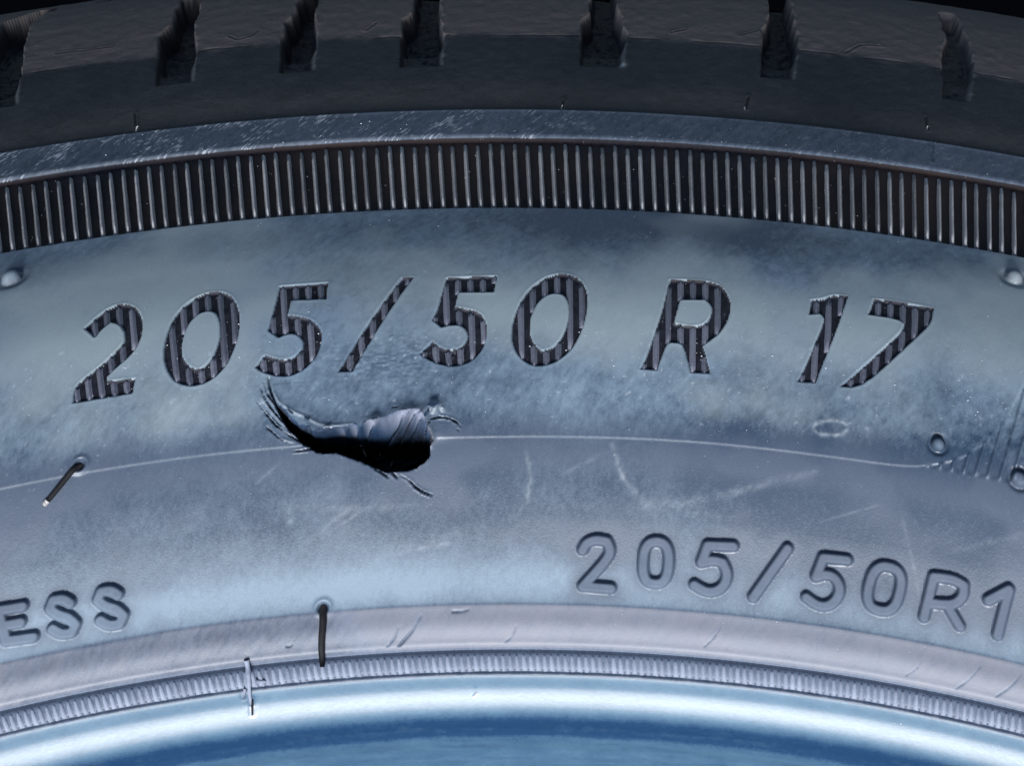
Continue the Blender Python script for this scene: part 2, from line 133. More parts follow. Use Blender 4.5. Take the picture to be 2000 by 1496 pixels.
# profile spline (centripetal) -> arc length tables
def spline(nodes, n=40):
    P = np.array(nodes, float); Q = np.vstack([2*P[0]-P[1], P, 2*P[-1]-P[-2]]); out = []
    for i in range(len(P)-1):
        p0, p1, p2, p3 = Q[i:i+4]; t = [0]
        for a, b in ((p0, p1), (p1, p2), (p2, p3)): t.append(t[-1] + np.linalg.norm(b-a)**.5)
        for k in range(n):
            u = t[1] + (t[2]-t[1])*k/n
            A1 = (t[1]-u)/(t[1]-t[0])*p0 + (u-t[0])/(t[1]-t[0])*p1
            A2 = (t[2]-u)/(t[2]-t[1])*p1 + (u-t[1])/(t[2]-t[1])*p2
            A3 = (t[3]-u)/(t[3]-t[2])*p2 + (u-t[2])/(t[3]-t[2])*p3
            B1 = (t[2]-u)/(t[2]-t[0])*A1 + (u-t[0])/(t[2]-t[0])*A2
            B2 = (t[3]-u)/(t[3]-t[1])*A2 + (u-t[1])/(t[3]-t[1])*A3
            out.append((t[2]-u)/(t[2]-t[1])*B1 + (u-t[1])/(t[2]-t[1])*B2)
    out.append(P[-1]); out = np.array(out)
    return np.r_[0, np.cumsum(np.linalg.norm(np.diff(out, axis=0), axis=1))], out
TS, TRZ = spline(NODES)
SMAX = TS[-1]
TR, TZ = TRZ[:, 0], TRZ[:, 1]
rof = lambda s: np.interp(s, TS, TR)
zof = lambda s: np.interp(s, TS, TZ)
def nof(s):
    dr = rof(s+.3) - rof(s-.3); dz = zof(s+.3) - zof(s-.3); l = np.hypot(dr, dz) + 1e-12
    return -dz/l, dr/l                       # (normal r, normal z)
def P3(X, s, h=0.0):
    """surface point (m) for arc X mm, profile s mm, height h mm"""
    X = np.asarray(X, float); s = np.asarray(s, float)
    r = rof(s); ph = X / r; nr, nz = nof(s); rr = r + nr*h; zz = zof(s) + nz*h
    return np.stack([rr*np.sin(ph), rr*np.cos(ph), zz + LIFT], -1) * MM

def sst(x): x = np.clip(x, 0, 1); return x*x*(3-2*x)
def step(s, a, w): return sst((s-a)/w + .5)
def vnoise(X, Y, sc, seed):
    rng = np.random.RandomState(seed); G = rng.rand(128, 128)
    x = X/sc + 1000.37; y = Y/sc + 1000.71
    xi = np.floor(x).astype(int); yi = np.floor(y).astype(int); fx = sst(x-xi); fy = sst(y-yi)
    g = lambda a, b: G[a % 128, b % 128]
    return (g(xi, yi)*(1-fx) + g(xi+1, yi)*fx)*(1-fy) + (g(xi, yi+1)*(1-fx) + g(xi+1, yi+1)*fx)*fy
def fbm(X, Y, sc, seed, o=4, g=.5):
    t = 0; a = 1; n = 0
    for i in range(o):
        t = t + a*vnoise(X, Y, sc, seed+i*17); n += a; a *= g; sc *= .48
    return t/n

# ------------------------------------------------------------------ the height field of the visible sector
PHI0, PHI1 = -18.6, 12.4
SAT_E, SAT_C, SAT_B, SAT_A = 102.22, 117.75, 124.29, 145.1
seg = [(10.0, 30.0, .30), (30.0, 66.0, .145), (66.0, 100.5, .14), (100.5, 103.2, .10), (103.2, 116.8, .30), (116.8, 118.6, .10), (118.6, 123.6, .2), (123.6, 125.0, .10), (125.0, 150.0, .19), (150.0, SMAX-.6, .26)]
rows = np.concatenate([np.linspace(a, b, max(2, int(round((b-a)/d))), endpoint=False) for a, b, d in seg])
cols = np.radians(np.linspace(PHI0, PHI1, 961))
S = rows[:, None] + 0*cols[None, :]
RR = rof(rows)
X = RR[:, None]*cols[None, :]
H = np.zeros_like(S); DUST_SHADING = np.zeros_like(S); TINT = np.zeros_like(S); WEAR_LIT = np.zeros_like(S)
ID = np.zeros(S.shape, np.int32)

def window(pts, pad):
    p = np.array(pts); s0, s1 = p[:, 1].min()-pad, p[:, 1].max()+pad
    i0, i1 = np.searchsorted(rows, [s0, s1]); rm = rof(np.clip([s0, s1], 0, SMAX))
    a0 = min((p[:, 0].min()-pad)/rm[0], (p[:, 0].min()-pad)/rm[1]); a1 = max((p[:, 0].max()+pad)/rm[0], (p[:, 0].max()+pad)/rm[1])
    j0, j1 = np.searchsorted(cols, [a0, a1])
    return slice(max(i0, 0), i1), slice(max(j0, 0), j1)
def pdist(px, py, pts, closed=False):
    """distance to polyline and parameter 0..1 along it"""
    pts = list(pts) + ([pts[0]] if closed else [])
    best = np.full(px.shape, 1e9); tt = np.zeros(px.shape)
    L = np.r_[0, np.cumsum([math.dist(a, b) for a, b in zip(pts, pts[1:])])]
    for k, (a, b) in enumerate(zip(pts, pts[1:])):
        dx, dy = b[0]-a[0], b[1]-a[1]; q = dx*dx+dy*dy+1e-12
        t = np.clip(((px-a[0])*dx + (py-a[1])*dy)/q, 0, 1)
        d = np.hypot(px-a[0]-t*dx, py-a[1]-t*dy); m = d < best
        best[m] = d[m]; tt[m] = ((L[k] + t*(L[k+1]-L[k]))/L[-1])[m]
    return best, tt
def inside(px, py, pts):
    r = np.zeros(px.shape, bool); n = len(pts)
    for k in range(n):
        (x1, y1), (x2, y2) = pts[k], pts[(k+1) % n]
        if y1 == y2: continue
        c = ((y1 > py) != (y2 > py)) & (px < (x2-x1)*(py-y1)/(y2-y1)+x1); r ^= c
    return r
def smooth_poly(pts, it=1, closed=True, sharp=50):
    """cut the corners of gentle bends, keep the sharp ones"""
    for _ in range(it):
        out = []; n = len(pts)
        for i in range(n):
            a, b, c = pts[i-1], pts[i], pts[(i+1) % n]
            if not closed and i in (0, n-1): out.append(b); continue
            v1 = (b[0]-a[0], b[1]-a[1]); v2 = (c[0]-b[0], c[1]-b[1])
            an = abs(math.degrees(math.atan2(v1[0]*v2[1]-v1[1]*v2[0], v1[0]*v2[0]+v1[1]*v2[1])))
            if an > sharp: out.append(b)
            else: out += [(b[0]*.75+a[0]*.25, b[1]*.75+a[1]*.25), (b[0]*.75+c[0]*.25, b[1]*.75+c[1]*.25)]
        pts = out
    return pts
def psdf(px, py, outer, inner=None):
    d, _ = pdist(px, py, outer, True); d = np.where(inside(px, py, outer), -d, d)
    if inner:
        e, _ = pdist(px, py, inner, True); e = np.where(inside(px, py, inner), -e, e); d = np.maximum(d, -e)
    return d

# rings that run round the whole tyre
wob = (vnoise(X, S*0, 6, 5)-.5)*.10
H += .20*(step(S, SAT_C+.1+wob, .9) - step(S, SAT_B+wob, .35))
H += -.55*(step(S, SAT_E, .30) - step(S, SAT_C-.2+wob, .75))
H += -.42*np.exp(-((S-40.75)/.36)**2) + .03*np.exp(-((S-41.5)/.36)**2)
H += -.38*np.exp(-((S-38.15)/.17)**2)*(.65+.7*vnoise(X, S, .8, 3))
H += .10*(1-step(S, 45.9, .5))*step(S, 41, .5) + .32*np.exp(-((S-43.6)/1.5)**2)*step(S, 41.2, 1)
H += -.22*np.exp(-((S-29.2)/1.3)**2) - .12*np.exp(-((S-25.4)/1.2)**2)
H += .05*np.exp(-((S-124.0)/.25)**2)
H += (fbm(X, S, 9, 11, 3)-.5)*.10*step(S, 41, 2)*(1-step(S, 101, 1))      # gentle unevenness of the sidewall
# panel that carries the big size marking, and the ribbed field right of it
panel_line = smooth_poly(PANEL_LOW, 2, False)
pl = psdf(X, S, panel_line + [(57.5, 103.5), (-90, 103.5), (-90, 66)])
pin = 1-step(pl, 0, .3); n_lin = vnoise(X, S, 7, 77)
pan = pin*step(S, 60, 1)*(S < SAT_E+.3)
low = (S < SAT_E)
H += np.where(low, .08*pan, .08*(1-step(S, SAT_E, .3)))
H += np.where(low, .035*np.exp(-(pl/.12)**2)*(.5+n_lin), 0)
ribz = (1-pin)*step(X, 33, 3)*step(S, 66.2, .8)*(1-step(S, SAT_E-.2, .3))
ph = np.degrees(X/RR[:, None]) - .025*(S-70)
saw = np.abs(((ph/.32) % 1)-.5)*2
H += ribz*(-.12 + .34*sst((saw-.45)/.5))
ID[(ribz > .5) & (pl > .1)] = 3

# base assignment of the rings
ID[(S > SAT_E+.05) & (S <= SAT_C-.08)] = 4
ID[(S > SAT_C-.08) & (S <= SAT_B+.15)] = 5
ID[(S > SAT_B+.15)] = 6
ID[(S <= 45.9)] = 2
ID[(S <= 40.6) & (S > 37.55)] = 7
ID[(S <= 37.55)] = 1

# ---- dust and wear, with sheen bands and recess shade painted in
n_big = fbm(X, S, 16, 21, 4); n_mid = fbm(X+.6*S, S*.8-.5*X, 3.2, 41, 4, .6); n_fin = fbm(X, S, .75, 61, 3, .7)
diag = fbm((X*.78-S*.62)*1.0, (X*.62+S*.78)*.25, .55, 81, 3, .7)
D0 = .55 + .9*(n_big-.5) + .5*(n_mid-.5) + .55*(n_fin-.5) + .45*(diag-.5)
calm = 1-step(S, 68, 8)
D0 = D0 - .45*calm*.9*(n_big-.5) - .75*calm*(.55*(n_fin-.5) + .45*(diag-.5)) - .5*calm*.5*(n_mid-.5) - .34*calm*(1-np.exp(-((S-49)/4.2)**2)*.9)  # lower sidewall toned down, paler near the bead: bands of light painted in
SHEEN_TONE = np.clip((fbm(X, S, 10, 501, 3)-.50)*3.2, 0, .75)*step(S, 46, 2)*calm + .75*np.exp(-((S-63.8)/3.0)**2) - .5*np.exp(-((S-50)/3)**2)*step(-X, -5, 20)  # mauve patches imitate a change of sheen
D0 -= .30*step(X, 20, 40)*step(S, 50, 5)*(1-step(S, 72, 14)) + .15*step(X, -30, 40)*calm*(1-np.exp(-((S-48.5)/3)**2))  # darker towards the right and over the lower sidewall
D0 += .55*np.exp(-((S-48.5)/2.8)**2)*(.3+.7*step(-X, 10, 30))*(.6+.8*n_big)  # bright sheen above the bead strip painted in, strongest at left
D0 -= .55*np.exp(-((S-99)/6.5)**2)*np.exp(-((X-2)/36)**2)      # weaker light under the ribbed ring, painted as a darker patch
D0 += .42*np.exp(-((S-82)/9)**2) + .22*np.exp(-((S-84)/10)**2)*step(-X, 25, 30)  # pale sheen across the big marking painted in, stronger at left
DUST_SHADING += np.where(S < SAT_E, D0, 0)
TINT += np.where(low, np.clip((1.6*(fbm(X, S, 11, 101, 3)-.52) + .55*np.exp(-((S-84)/9)**2))*step(S, 68, 4) + .55*step(np.abs(X+5), 45, 25)*np.exp(-((S-94)/8)**2), 0, .8), 0)
spk = vnoise(X, S, .33, 121)*vnoise(X, S, .45, 131)
WEAR_LIT += np.where(low & (S > 60), np.clip((spk-.62)*2.2, 0, .5)*sst((n_mid-.42)*5)*np.exp(-((S-76)/9)**2), 0)
b = (S <= 45.9) & (S > 41.0); TINT[b] = (.70 + .3*(n_big-.5) + .5*(diag-.5))[b]; DUST_SHADING[b] = (.72 + .5*(n_mid-.5)+.4*(n_fin-.5) - .40*step(X, -73, 1.5)*(1-step(X+.7*(S-43), -32, 5)))[b]; TINT[b] -= (.30*step(X, -71, 1.5)*(1-step(X+.7*(S-43), -30, 5)))[b]
DUST_SHADING[(S <= 41.0) & (S > 38.1)] = .40; DUST_SHADING -= .7*np.exp(-((S-38.12)/.2)**2)*(S < 41)  # sunlit groove under the fine ribs darkened by colour
b = S <= 37.55; TINT[b] = 0; DUST_SHADING[b] = (.60 + .18*(n_mid-.5) + .14*(n_fin-.5))[b] - .62*(1-step(S, 32.0, 2.2))[b]  # reflected dark and pale bands of the bead base painted in
DUST_SHADING[b] += (.44*step(-S, -28.5, 3.5))[b]*1.0 - (.25*np.exp(-((S-28.6)/.5)**2))[b]
st = fbm(X*.18, S*1.2, .8, 151, 3); DUST_SHADING[b] += (st-.5)[b]*.28*(1-step(S, 31, 2))[b]
b = (S > SAT_E) & (S <= SAT_C-.08); DUST_SHADING[b] = (.02+.22*(n_mid-.5))[b]; TINT[b] = np.clip(.25+2.2*(n_big-.5), 0, .8)[b]
b = (S > SAT_C-.08) & (S <= SAT_B+.15); TINT[b] = 0; DUST_SHADING[b] = (.36 + .5*(diag-.5) + .5*(n_big-.5))[b]
scr = vnoise((X*.78-S*.62), (X*.62+S*.78)*.16, .13, 171)*(.35+.65*fbm(X, S, 2.5, 181, 3))*1.25
WEAR_LIT[b] = (np.clip((scr-.67)*2.6, 0, .55)*(.25+.75*step(-X, 15, 40)))[b]
WEAR_LIT[b] += (.16*np.exp(-((S-SAT_C-.15)/.3)**2)*(.10+.9*step(-X, 30, 40))*(n_fin*1.3)*(.6+.8*n_mid))[b]  # highlight painted along the strip's lower edge, fading to the right
b = S > SAT_B+.15
up = step(S + 2.4*(n_mid-.5), SAT_A, 3.0)
DUST_SHADING[b] = (.14 + .42*up + .30*(n_mid-.5) + .25*(n_big-.5))[b]; TINT[b] = (up*.75 + .25*np.exp(-((S-128)/3)**2)*n_big)[b]
crease = np.exp(-((S-SAT_A-.5*(n_mid-.5))/.14)**2)*sst((vnoise(X, S, 5, 191)-.25)*4)
H -= .22*crease; DUST_SHADING[b] -= .25*crease[b]
H += np.where(S > SAT_B+1, (fbm(X, S, 1.6, 201, 3)-.5)*.16, 0)

for w, st_, pts in SCUFFS:
    wi = window(pts, w*1.6); d, t = pdist(X[wi], S[wi], pts)
    a = np.exp(-(d/(w*.5))**2)*(4*t*(1-t)+.05)**.35
    WEAR_LIT[wi] += .55*st_*a*np.clip(n_fin[wi]*1.3+.1, 0, 1)*np.clip(diag[wi]*1.5-.1, 0, 1.2)
wi = window(RING, 1); d, t = pdist(X[wi], S[wi], smooth_poly(RING[:-1], 1)+[RING[0]])
WEAR_LIT[wi] += .42*np.exp(-(d/.26)**2)*np.clip((n_fin[wi]-.25)*2.2, 0, 1)*(.4+n_mid[wi]); H[wi] += .04*np.exp(-(d/.2)**2)

# ---- tread grooves
HB = H.copy()
tread_parts = []
for gi, (lf, rt) in enumerate(GROOVES):
    lf = np.array(lf)[::-1]; rt = np.array(rt)[::-1]        # from the blind end outward
    s0 = max(lf[0, 1], rt[0, 1]); top = min(lf[-1, 1], rt[-1, 1])
    i0 = np.searchsorted(rows, s0-2); ii = slice(i0, len(rows))
    s = rows[ii]
    lx = np.interp(s, lf[:, 1], lf[:, 0]); rx = np.interp(s, rt[:, 1], rt[:, 0])
    if gi < 6:      # carry on over the shoulder
        sl = (lf[-1]-lf[-3]); e = np.clip(s-lf[-1, 1], 0, None); lx = lx + e*sl[0]/sl[1]*.6
        sr = (rt[-1]-rt[-3]); e = np.clip(s-rt[-1, 1], 0, None); rx = rx + e*sr[0]/sr[1]*.6
    rg = .25+sst((s-s0-5)/4); lx = lx + (vnoise(s, s*0, 2.1, 300+gi)-.5)*.45*rg; rx = rx + (fbm(s, s*0, 3.2, 320+gi, 3)-.5)*.7*rg
    lx = lx[:, None]; rx = rx[:, None]
    m = step(X[ii], lx, .6)*(1-step(X[ii], rx, .6))
    bw = 1 - .80*sst((rx-X[ii])/(.75+1.0*sst((s[:, None]-s0-3)/-6+1)))*1.0      # right flank leans
    slot = sst((X[ii]-lx+.2)/.7)*(1-bw)/.8
    endm = step(S[ii], s0, .5)
    if gi == 6: endm = endm*(1-step(S[ii], top, 2.5))
    dep = (1.5 + 2.8*step(S[ii], s0+7, 6))*(1.0 if gi < 6 else .55)
    cut = m*endm*np.clip(slot, 0, 1)
    H[ii] -= dep*cut + (fbm(X[ii], S[ii], .8, 340+gi, 2)-.5)*.6*cut
    ID[ii] = np.where((m*endm) > .5, 20+gi, ID[ii])
    TINT[ii] = np.where(cut > .1, .10, TINT[ii]); DUST_SHADING[ii] = np.where(m*endm > .4, .02 + .42*np.clip(bw-.2, 0, .8)*step(X[ii], (lx+rx)/2, .4), DUST_SHADING[ii])  # groove shade and lit right flank put into the colour
    WEAR_LIT[ii] += .10*m*endm*np.exp(-((rx-X[ii]-.3)/.4)**2)  # lit right rim painted pale
    tread_parts.append((lx.mean(), s0))
    # ragged rubber round the mouth
    H[ii] += .25*np.exp(-((X[ii]-lx)/.5)**2)*(vnoise(X[ii], S[ii], 1.3, 360)-.5)*endm*(S[ii] > s0+2) + .3*np.exp(-((X[ii]-rx)/.5)**2)*(vnoise(X[ii], S[ii], 1.3, 370)-.5)*endm*(S[ii] > s0+2)
    if gi == 4:
        q = np.exp(-(((X[ii]-rx+.35)/.5)**2 + ((S[ii]-s0-.5)/.7)**2)); WEAR_LIT[ii] += .5*q
bc = [ (np.array(lf)[:, 0].mean()+np.array(rt)[:, 0].mean())/2 for lf, rt in GROOVES]
blk = np.searchsorted(np.array(bc), X.ravel()).reshape(X.shape)
slope_fix = (ID == 6) & (S > 141.0)
ID[slope_fix] = 30 + blk[slope_fix]
for w, dp, pts in BEADCRACKS:
    wi = window(pts, w*3); d, t = pdist(X[wi], S[wi], smooth_poly([pts[0], ((pts[0][0]+pts[-1][0])/2+.25, (pts[0][1]+pts[-1][1])/2-.1), pts[-1]], 2, False)); d = d+(n_fin[wi]-.5)*.12
    H[wi] -= .55*dp*np.exp(-(d/(w*.5))**2)*(1-t*.6); DUST_SHADING[wi] -= .5*np.exp(-(d/(w*.6))**2)*(1-t*.5); TINT[wi] -= .8*np.exp(-(d/(w*.6))**2)*(1-t*.5)
for w, dp, pts in NUBS + TREADMARKS:
    wi = window(pts, w*3); d, t = pdist(X[wi], S[wi], pts)
    H[wi] -= .55*dp*np.exp(-(d/(w*.5))**2); DUST_SHADING[wi] -= .3*np.exp(-(d/(w*.6))**2)
    H[wi] += .3*dp*np.exp(-((d-w)/(w*.5))**2)

# ---- big recessed size marking
DIGITS = []
for k, (name, kind, outer, inner) in enumerate(BIG):
    out2 = smooth_poly(outer, 2); in2 = smooth_poly(inner, 2) if inner else None
    wi = window(outer, 1.2); d = psdf(X[wi], S[wi], out2, in2) + (n_fin[wi]-.5)*.07
    rec = 1-step(d, -.05, .19)
    H[wi] -= .34*rec
    H[wi] += .03*np.exp(-((d-.20)/.14)**2)
    WEAR_LIT[wi] = WEAR_LIT[wi]*(1-rec) 
    DUST_SHADING[wi] = DUST_SHADING[wi]*(1-rec) + rec*(.14+.3*(n_fin[wi]-.5)); TINT[wi] = TINT[wi]*(1-rec)  # floor painted darker to give the shallow recess its shade
    sub = ID[wi]; sub[d < -.06] = 50+k; ID[wi] = sub
    DIGITS.append((50+k, name, kind, out2, in2))
# ---- small raised marking
for k, (name, kind, strokes) in enumerate(SMALL):
    allp = [p for st_ in strokes for p in st_]
    if min(p[0] for p in allp) > X.max()-1: continue
    wi = window(allp, 2.2); d = np.full(X[wi].shape, 9.)
    for st_ in strokes:
        sm_ = smooth_poly(st_, 2, st_[0] == st_[-1]); d = np.minimum(d, pdist(X[wi], S[wi], sm_)[0])
    up_ = 1-step(d, .60, .40)
    H[wi] += .80*up_ 
    WEAR_LIT[wi] += .05*up_*n_fin[wi]; SHEEN_TONE[wi] += .75*np.exp(-(d/1.7)**2)  # mauve sheen halo painted round and over each character
    DUST_SHADING[wi] -= .10*up_ + .18*np.exp(-((d-.95)/.4)**2)  # foot of each character shaded by a darker painted ring
    TINT[wi] *= .6
    sub = ID[wi]; sub[d < .80] = 70+k; ID[wi] = sub

# ---- moulding vents: domes, pits
for k, ((dx, ds), r, kind) in enumerate(DOMES):
    wi = window([(dx, ds)], 4.0); d = np.hypot(X[wi]-dx, S[wi]-ds); th = np.arctan2(S[wi]-ds, X[wi]-dx)
    if kind == 1:
        H[wi] += 1.0*np.sqrt(np.clip(1-(d/r)**2, 0, 1)) - .30*np.exp(-((d-r-.35)/.45)**2)
        DUST_SHADING[wi] -= .95*np.exp(-((d-r-.45)/.8)**2)*(.6+.8*n_mid[wi]); DUST_SHADING[wi] += .4*(d < r)  # occlusion shade painted round each dirty dome
    elif kind == 2:
        H[wi] += .95*np.sqrt(np.clip(1-(d/r)**2, 0, 1)) - .35*np.exp(-((d-r-.2)/.3)**2)
        DUST_SHADING[wi] -= .5*np.exp(-((d-r-.15)/.3)**2); DUST_SHADING[wi] += .4*(d < r)  # shade at the dome foot painted darker
    else:
        H[wi] += -1.1*np.exp(-(d/.42)**2) + .22*np.exp(-((d-.85)/.3)**2); DUST_SHADING[wi] -= .7*np.exp(-(d/.7)**2); r = .45  # pit darkened in colour as well as sunk
    if kind < 3: sub = ID[wi]; sub[d < r+.1] = 90+k; ID[wi] = sub

# ---- torn hole, gouges and lips
wi = window(HOLE, 3.0); Xw, Sw = X[wi], S[wi]
hd = psdf(Xw, Sw, HOLE) + (n_fin[wi]-.5)*.42 + (vnoise(Xw, Sw, .9, 405)-.5)*.45*(Sw > (np.min(Sw)+np.max(Sw))/2-1)
lo = np.array(sorted(HOLE_LOW)); upr = np.array(sorted(HOLE_UP))
lw = np.interp(Xw, lo[:, 0], lo[:, 1]); uw = np.interp(Xw, upr[:, 0], upr[:, 1])
hh = np.clip(uw-lw, .2, 9); v = np.clip((Sw-lw)/hh, 0, 1)
ang = (Xw*.72 - Sw*.69)
fold = np.abs(((ang/1.35 + 1.1*vnoise(ang, Sw*.3, 1.6, 401)) % 1)-.35)
maxd = np.minimum(12, 4.2*hh)*(.75+.5*vnoise(ang, Sw*.2, 1.1, 403))
xa, xb = lo[0, 0], lo[-1, 0]; ramp = np.clip((1-v+.10*(fold-.3))/np.interp(Xw, [xa, xa+.35*(xb-xa), xa+.6*(xb-xa), xb], [.30, .24, .45, .66]), 0, 1)
dep = maxd*(ramp**1.35)*(1-step(hd, -.14, .30))*sst((Sw-lw+.1)/.45)
core0 = 1-step(hd, -.05, .3)
dep = dep + (fold-.3)*3.2*(1-step(hd, -.35, .6))*sst((1-v)*4)*np.clip(hh/3, 0, 1)
H[wi] -= dep + core0*((fbm(Xw, Sw, .6, 431, 3)-.5)*.9 + (fbm(ang, Xw*.15+Sw*.15, .4, 433, 2)-.5)*1.1)
H[wi] += .35*np.exp(-np.clip(hd, 0, 9)/1.3)*(hd > -.1)*sst((Sw-(lw+uw)/2)/1.6)
core = 1-step(hd, -.05, .3)
DUST_SHADING[wi] = DUST_SHADING[wi]*(1-core) + core*(.62*np.interp(Xw, [xa, xa+.5*(xb-xa), xb], [.25, .6, 1.1])*step(v, .80, .42)*np.clip(hh/2.5, 0, 1)*(.6+.7*fold) + .10*(n_fin[wi]-.5))  # light falloff painted in: black below, blue towards the upper edge
WEAR_LIT[wi] = WEAR_LIT[wi]*(1-core) + core*.34*step(v+.3*(fold-.3), .93, .2)*np.clip((hh-1.5)/3, 0, 1); TINT[wi] *= (1-core)  # lit upper fold painted pale
cords = (vnoise(ang, Xw*.25+Sw*.25, .42, 411) > .80) & (v < .55) & (v > .1) & (hd < -.5)
WEAR_LIT[wi] += .16*cords
sub = ID[wi]; sub[hd < 0] = 10; ID[wi] = sub
for w, dp, pts in GOUGES:
    w = w*.78
    wi = window(pts, w*4); d, t = pdist(X[wi], S[wi], smooth_poly(pts, 1, False)); ta = (4*t*(1-t)+.02)**.5
    d = d + (n_fin[wi]-.5)*.16 + (n_mid[wi]-.5)*.25
    H[wi] -= 1.25*dp*ta*np.exp(-(d/(w*.55))**2) - .25*dp*ta*np.exp(-((d-w*.95)/(w*.45))**2)
    DUST_SHADING[wi] -= .95*ta*np.exp(-(d/(w*.6))**2); WEAR_LIT[wi] += .10*ta*np.exp(-((d-w*.95)/(w*.4))**2)*n_fin[wi]
for w, dp, pts in LIPS:
    wi = window(pts, w*4); d, t = pdist(X[wi], S[wi], smooth_poly(pts, 1, False)); ta = (4*t*(1-t)+.12)**.4
    d = d + (n_mid[wi]-.5)*.25*min(w, 1)
    H[wi] += -dp*ta*np.exp(-(d/(w*.75))**2)*(.55+.9*n_fin[wi])
    WEAR_LIT[wi] += .25*ta*np.exp(-(d/(w*.7))**2)*(.5+.6*n_mid[wi])  # frayed lips, with ridge highlights painted in
# roughened, abraded rubber above and left of the tear
ab = np.exp(-(((X+29)/6.5)**2 + ((S-75)/3.2)**2))
H += ab*(fbm(X, S*1.8, .55, 421, 2)-.5)*.20; WEAR_LIT += ab*np.clip(spk-.45, 0, 1)*.8
for w, dp, pts in FLASH:
    wi = window(pts, w*4); d, t = pdist(X[wi], S[wi], pts); H[wi] -= .03*np.exp(-((d-w*.9)/(w*.5))**2); DUST_SHADING[wi] -= .15*np.exp(-((d-w*.9)/(w*.5))**2)

# ------------------------------------------------------------------ surface points
nr, nz = nof(rows)
rr = RR[:, None] + nr[:, None]*H; zz = zof(rows)[:, None] + nz[:, None]*H
PX = rr*np.sin(cols)[None, :]; PY = rr*np.cos(cols)[None, :]
CO = (np.stack([PX, PY, zz+LIFT], -1)*MM).astype(np.float32).reshape(-1, 3)
DIRT_SHADING = np.stack([np.clip(DUST_SHADING, 0, 1.2), np.clip(TINT, 0, 1), np.clip(WEAR_LIT, 0, .85)], -1).astype(np.float32).reshape(-1, 3)
SHEEN_TONE = np.clip(SHEEN_TONE, 0, .9).astype(np.float32).reshape(-1)
nR, nC = S.shape
idx = np.arange(nR*nC).reshape(nR, nC)
Q = np.stack([idx[:-1, :-1], idx[:-1, 1:], idx[1:, 1:], idx[1:, :-1]], -1).reshape(-1, 4)
QID = ID[:-1, :-1].reshape(-1)

def h_at(x, s):
    i = int(np.clip(np.searchsorted(rows, s), 0, nR-1)); j = int(np.clip(np.searchsorted(cols, x/rof(s)), 0, nC-1)); return H[i, j]

tyre = bpy.data.objects.new('car_tyre', None); scene.collection.objects.link(tyre)
tyre['label'] = 'black rubber car tyre marked 205/50 R 17 with a torn hole in its sidewall'
tyre['category'] = 'tyre'
def link(name, me, m, parent=tyre, label=None, kind=None):
    o = bpy.data.objects.new(name, me); scene.collection.objects.link(o); o.parent = parent
    if m and not me.materials: me.materials.append(m)
    if label: o['label'] = label
    if kind: o['kind'] = kind
    return o
def mesh_np(name, v, f, smooth=True):
    me = bpy.data.meshes.new(name); v = np.asarray(v, np.float32); f = np.asarray(f, np.int32)
    k = f.shape[1]
    me.vertices.add(len(v)); me.vertices.foreach_set('co', v.ravel())
    me.loops.add(f.size); me.loops.foreach_set('vertex_index', f.ravel())
    me.polygons.add(len(f)); me.polygons.foreach_set('loop_start', np.arange(0, f.size, k, dtype=np.int32))
    me.polygons.foreach_set('loop_total', np.full(len(f), k, np.int32))
    me.update(calc_edges=True)
    me.polygons.foreach_set('use_smooth', np.full(len(f), smooth)); me.update()
    return me
def patch(name, ids, m, label=None):
    sel = np.isin(QID, ids); q = Q[sel]
    if not len(q): return None
    u, inv = np.unique(q, return_inverse=True)
    me = mesh_np(name, CO[u], inv.reshape(-1, 4))
    a = me.attributes.new('dirt_shading', 'FLOAT_VECTOR', 'POINT'); a.data.foreach_set('vector', DIRT_SHADING[u].ravel())
    a = me.attributes.new('sheen_tone', 'FLOAT', 'POINT'); a.data.foreach_set('value', SHEEN_TONE[u])
    return link(name, me, m, label=label)

patch('sidewall', [0], M['side'])
patch('ribbed_panel', [3], M['side'], 'ribbed field beside the marking panel')
patch('bead_strip', [2], M['strip'])
patch('fine_rib_ring', [7], M['strip'])
patch('bead', [1], M['bead'])
patch('rib_ring', [4], M['dark'])
patch('shoulder_strip', [5], M['band'])
patch('shoulder', [6], M['tread'])
for k in range(8): patch('tread_block', [30+k], M['tread'])
for k in range(7): patch('tread_groove', [20+k], M['tread'])
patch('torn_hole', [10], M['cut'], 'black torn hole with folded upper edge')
WORD = {'2': 'two', '0': 'zero', '5': 'five', '1': 'one', '7': 'seven', '/': 'slash', 'R': 'R', 'E': 'E', 'S': 'S'}
for k in range(6): patch('vent_stub', [90+k], M['letter'])
SL = -.009
def ridge(line, w, h, base=-.02):
    """triangular ridge along [(X, s, h_floor)...]"""
    v = []; f = []
    n = len(line)
    for i, (x, s, hf) in enumerate(line):
        e = 1.0
        k = .35+.65*e; jg = math.sin(s*7.3+x*3)*.03
        for o, hh_ in ((-w/2, hf+base), (-w*.24, hf+h*.22*k), (-w*.07, hf+(h+jg)*k), (w*.07, hf+(h+jg)*k), (w*.24, hf+h*.22*k), (w/2, hf+base)):
            v.append((x+o, s, hh_))
        if i:
            a = 6*(i-1); f += [(a+q_, a+q_+6, a+q_+7, a+q_+1) for q_ in range(5)]
    f += [(0, 1, 4, 5), (1, 2, 3, 4), (6*n-1, 6*n-2, 6*n-5, 6*n-6), (6*n-2, 6*n-3, 6*n-4, 6*n-5)]
    v = np.array(v); return P3(v[:, 0], v[:, 1], v[:, 2]), f
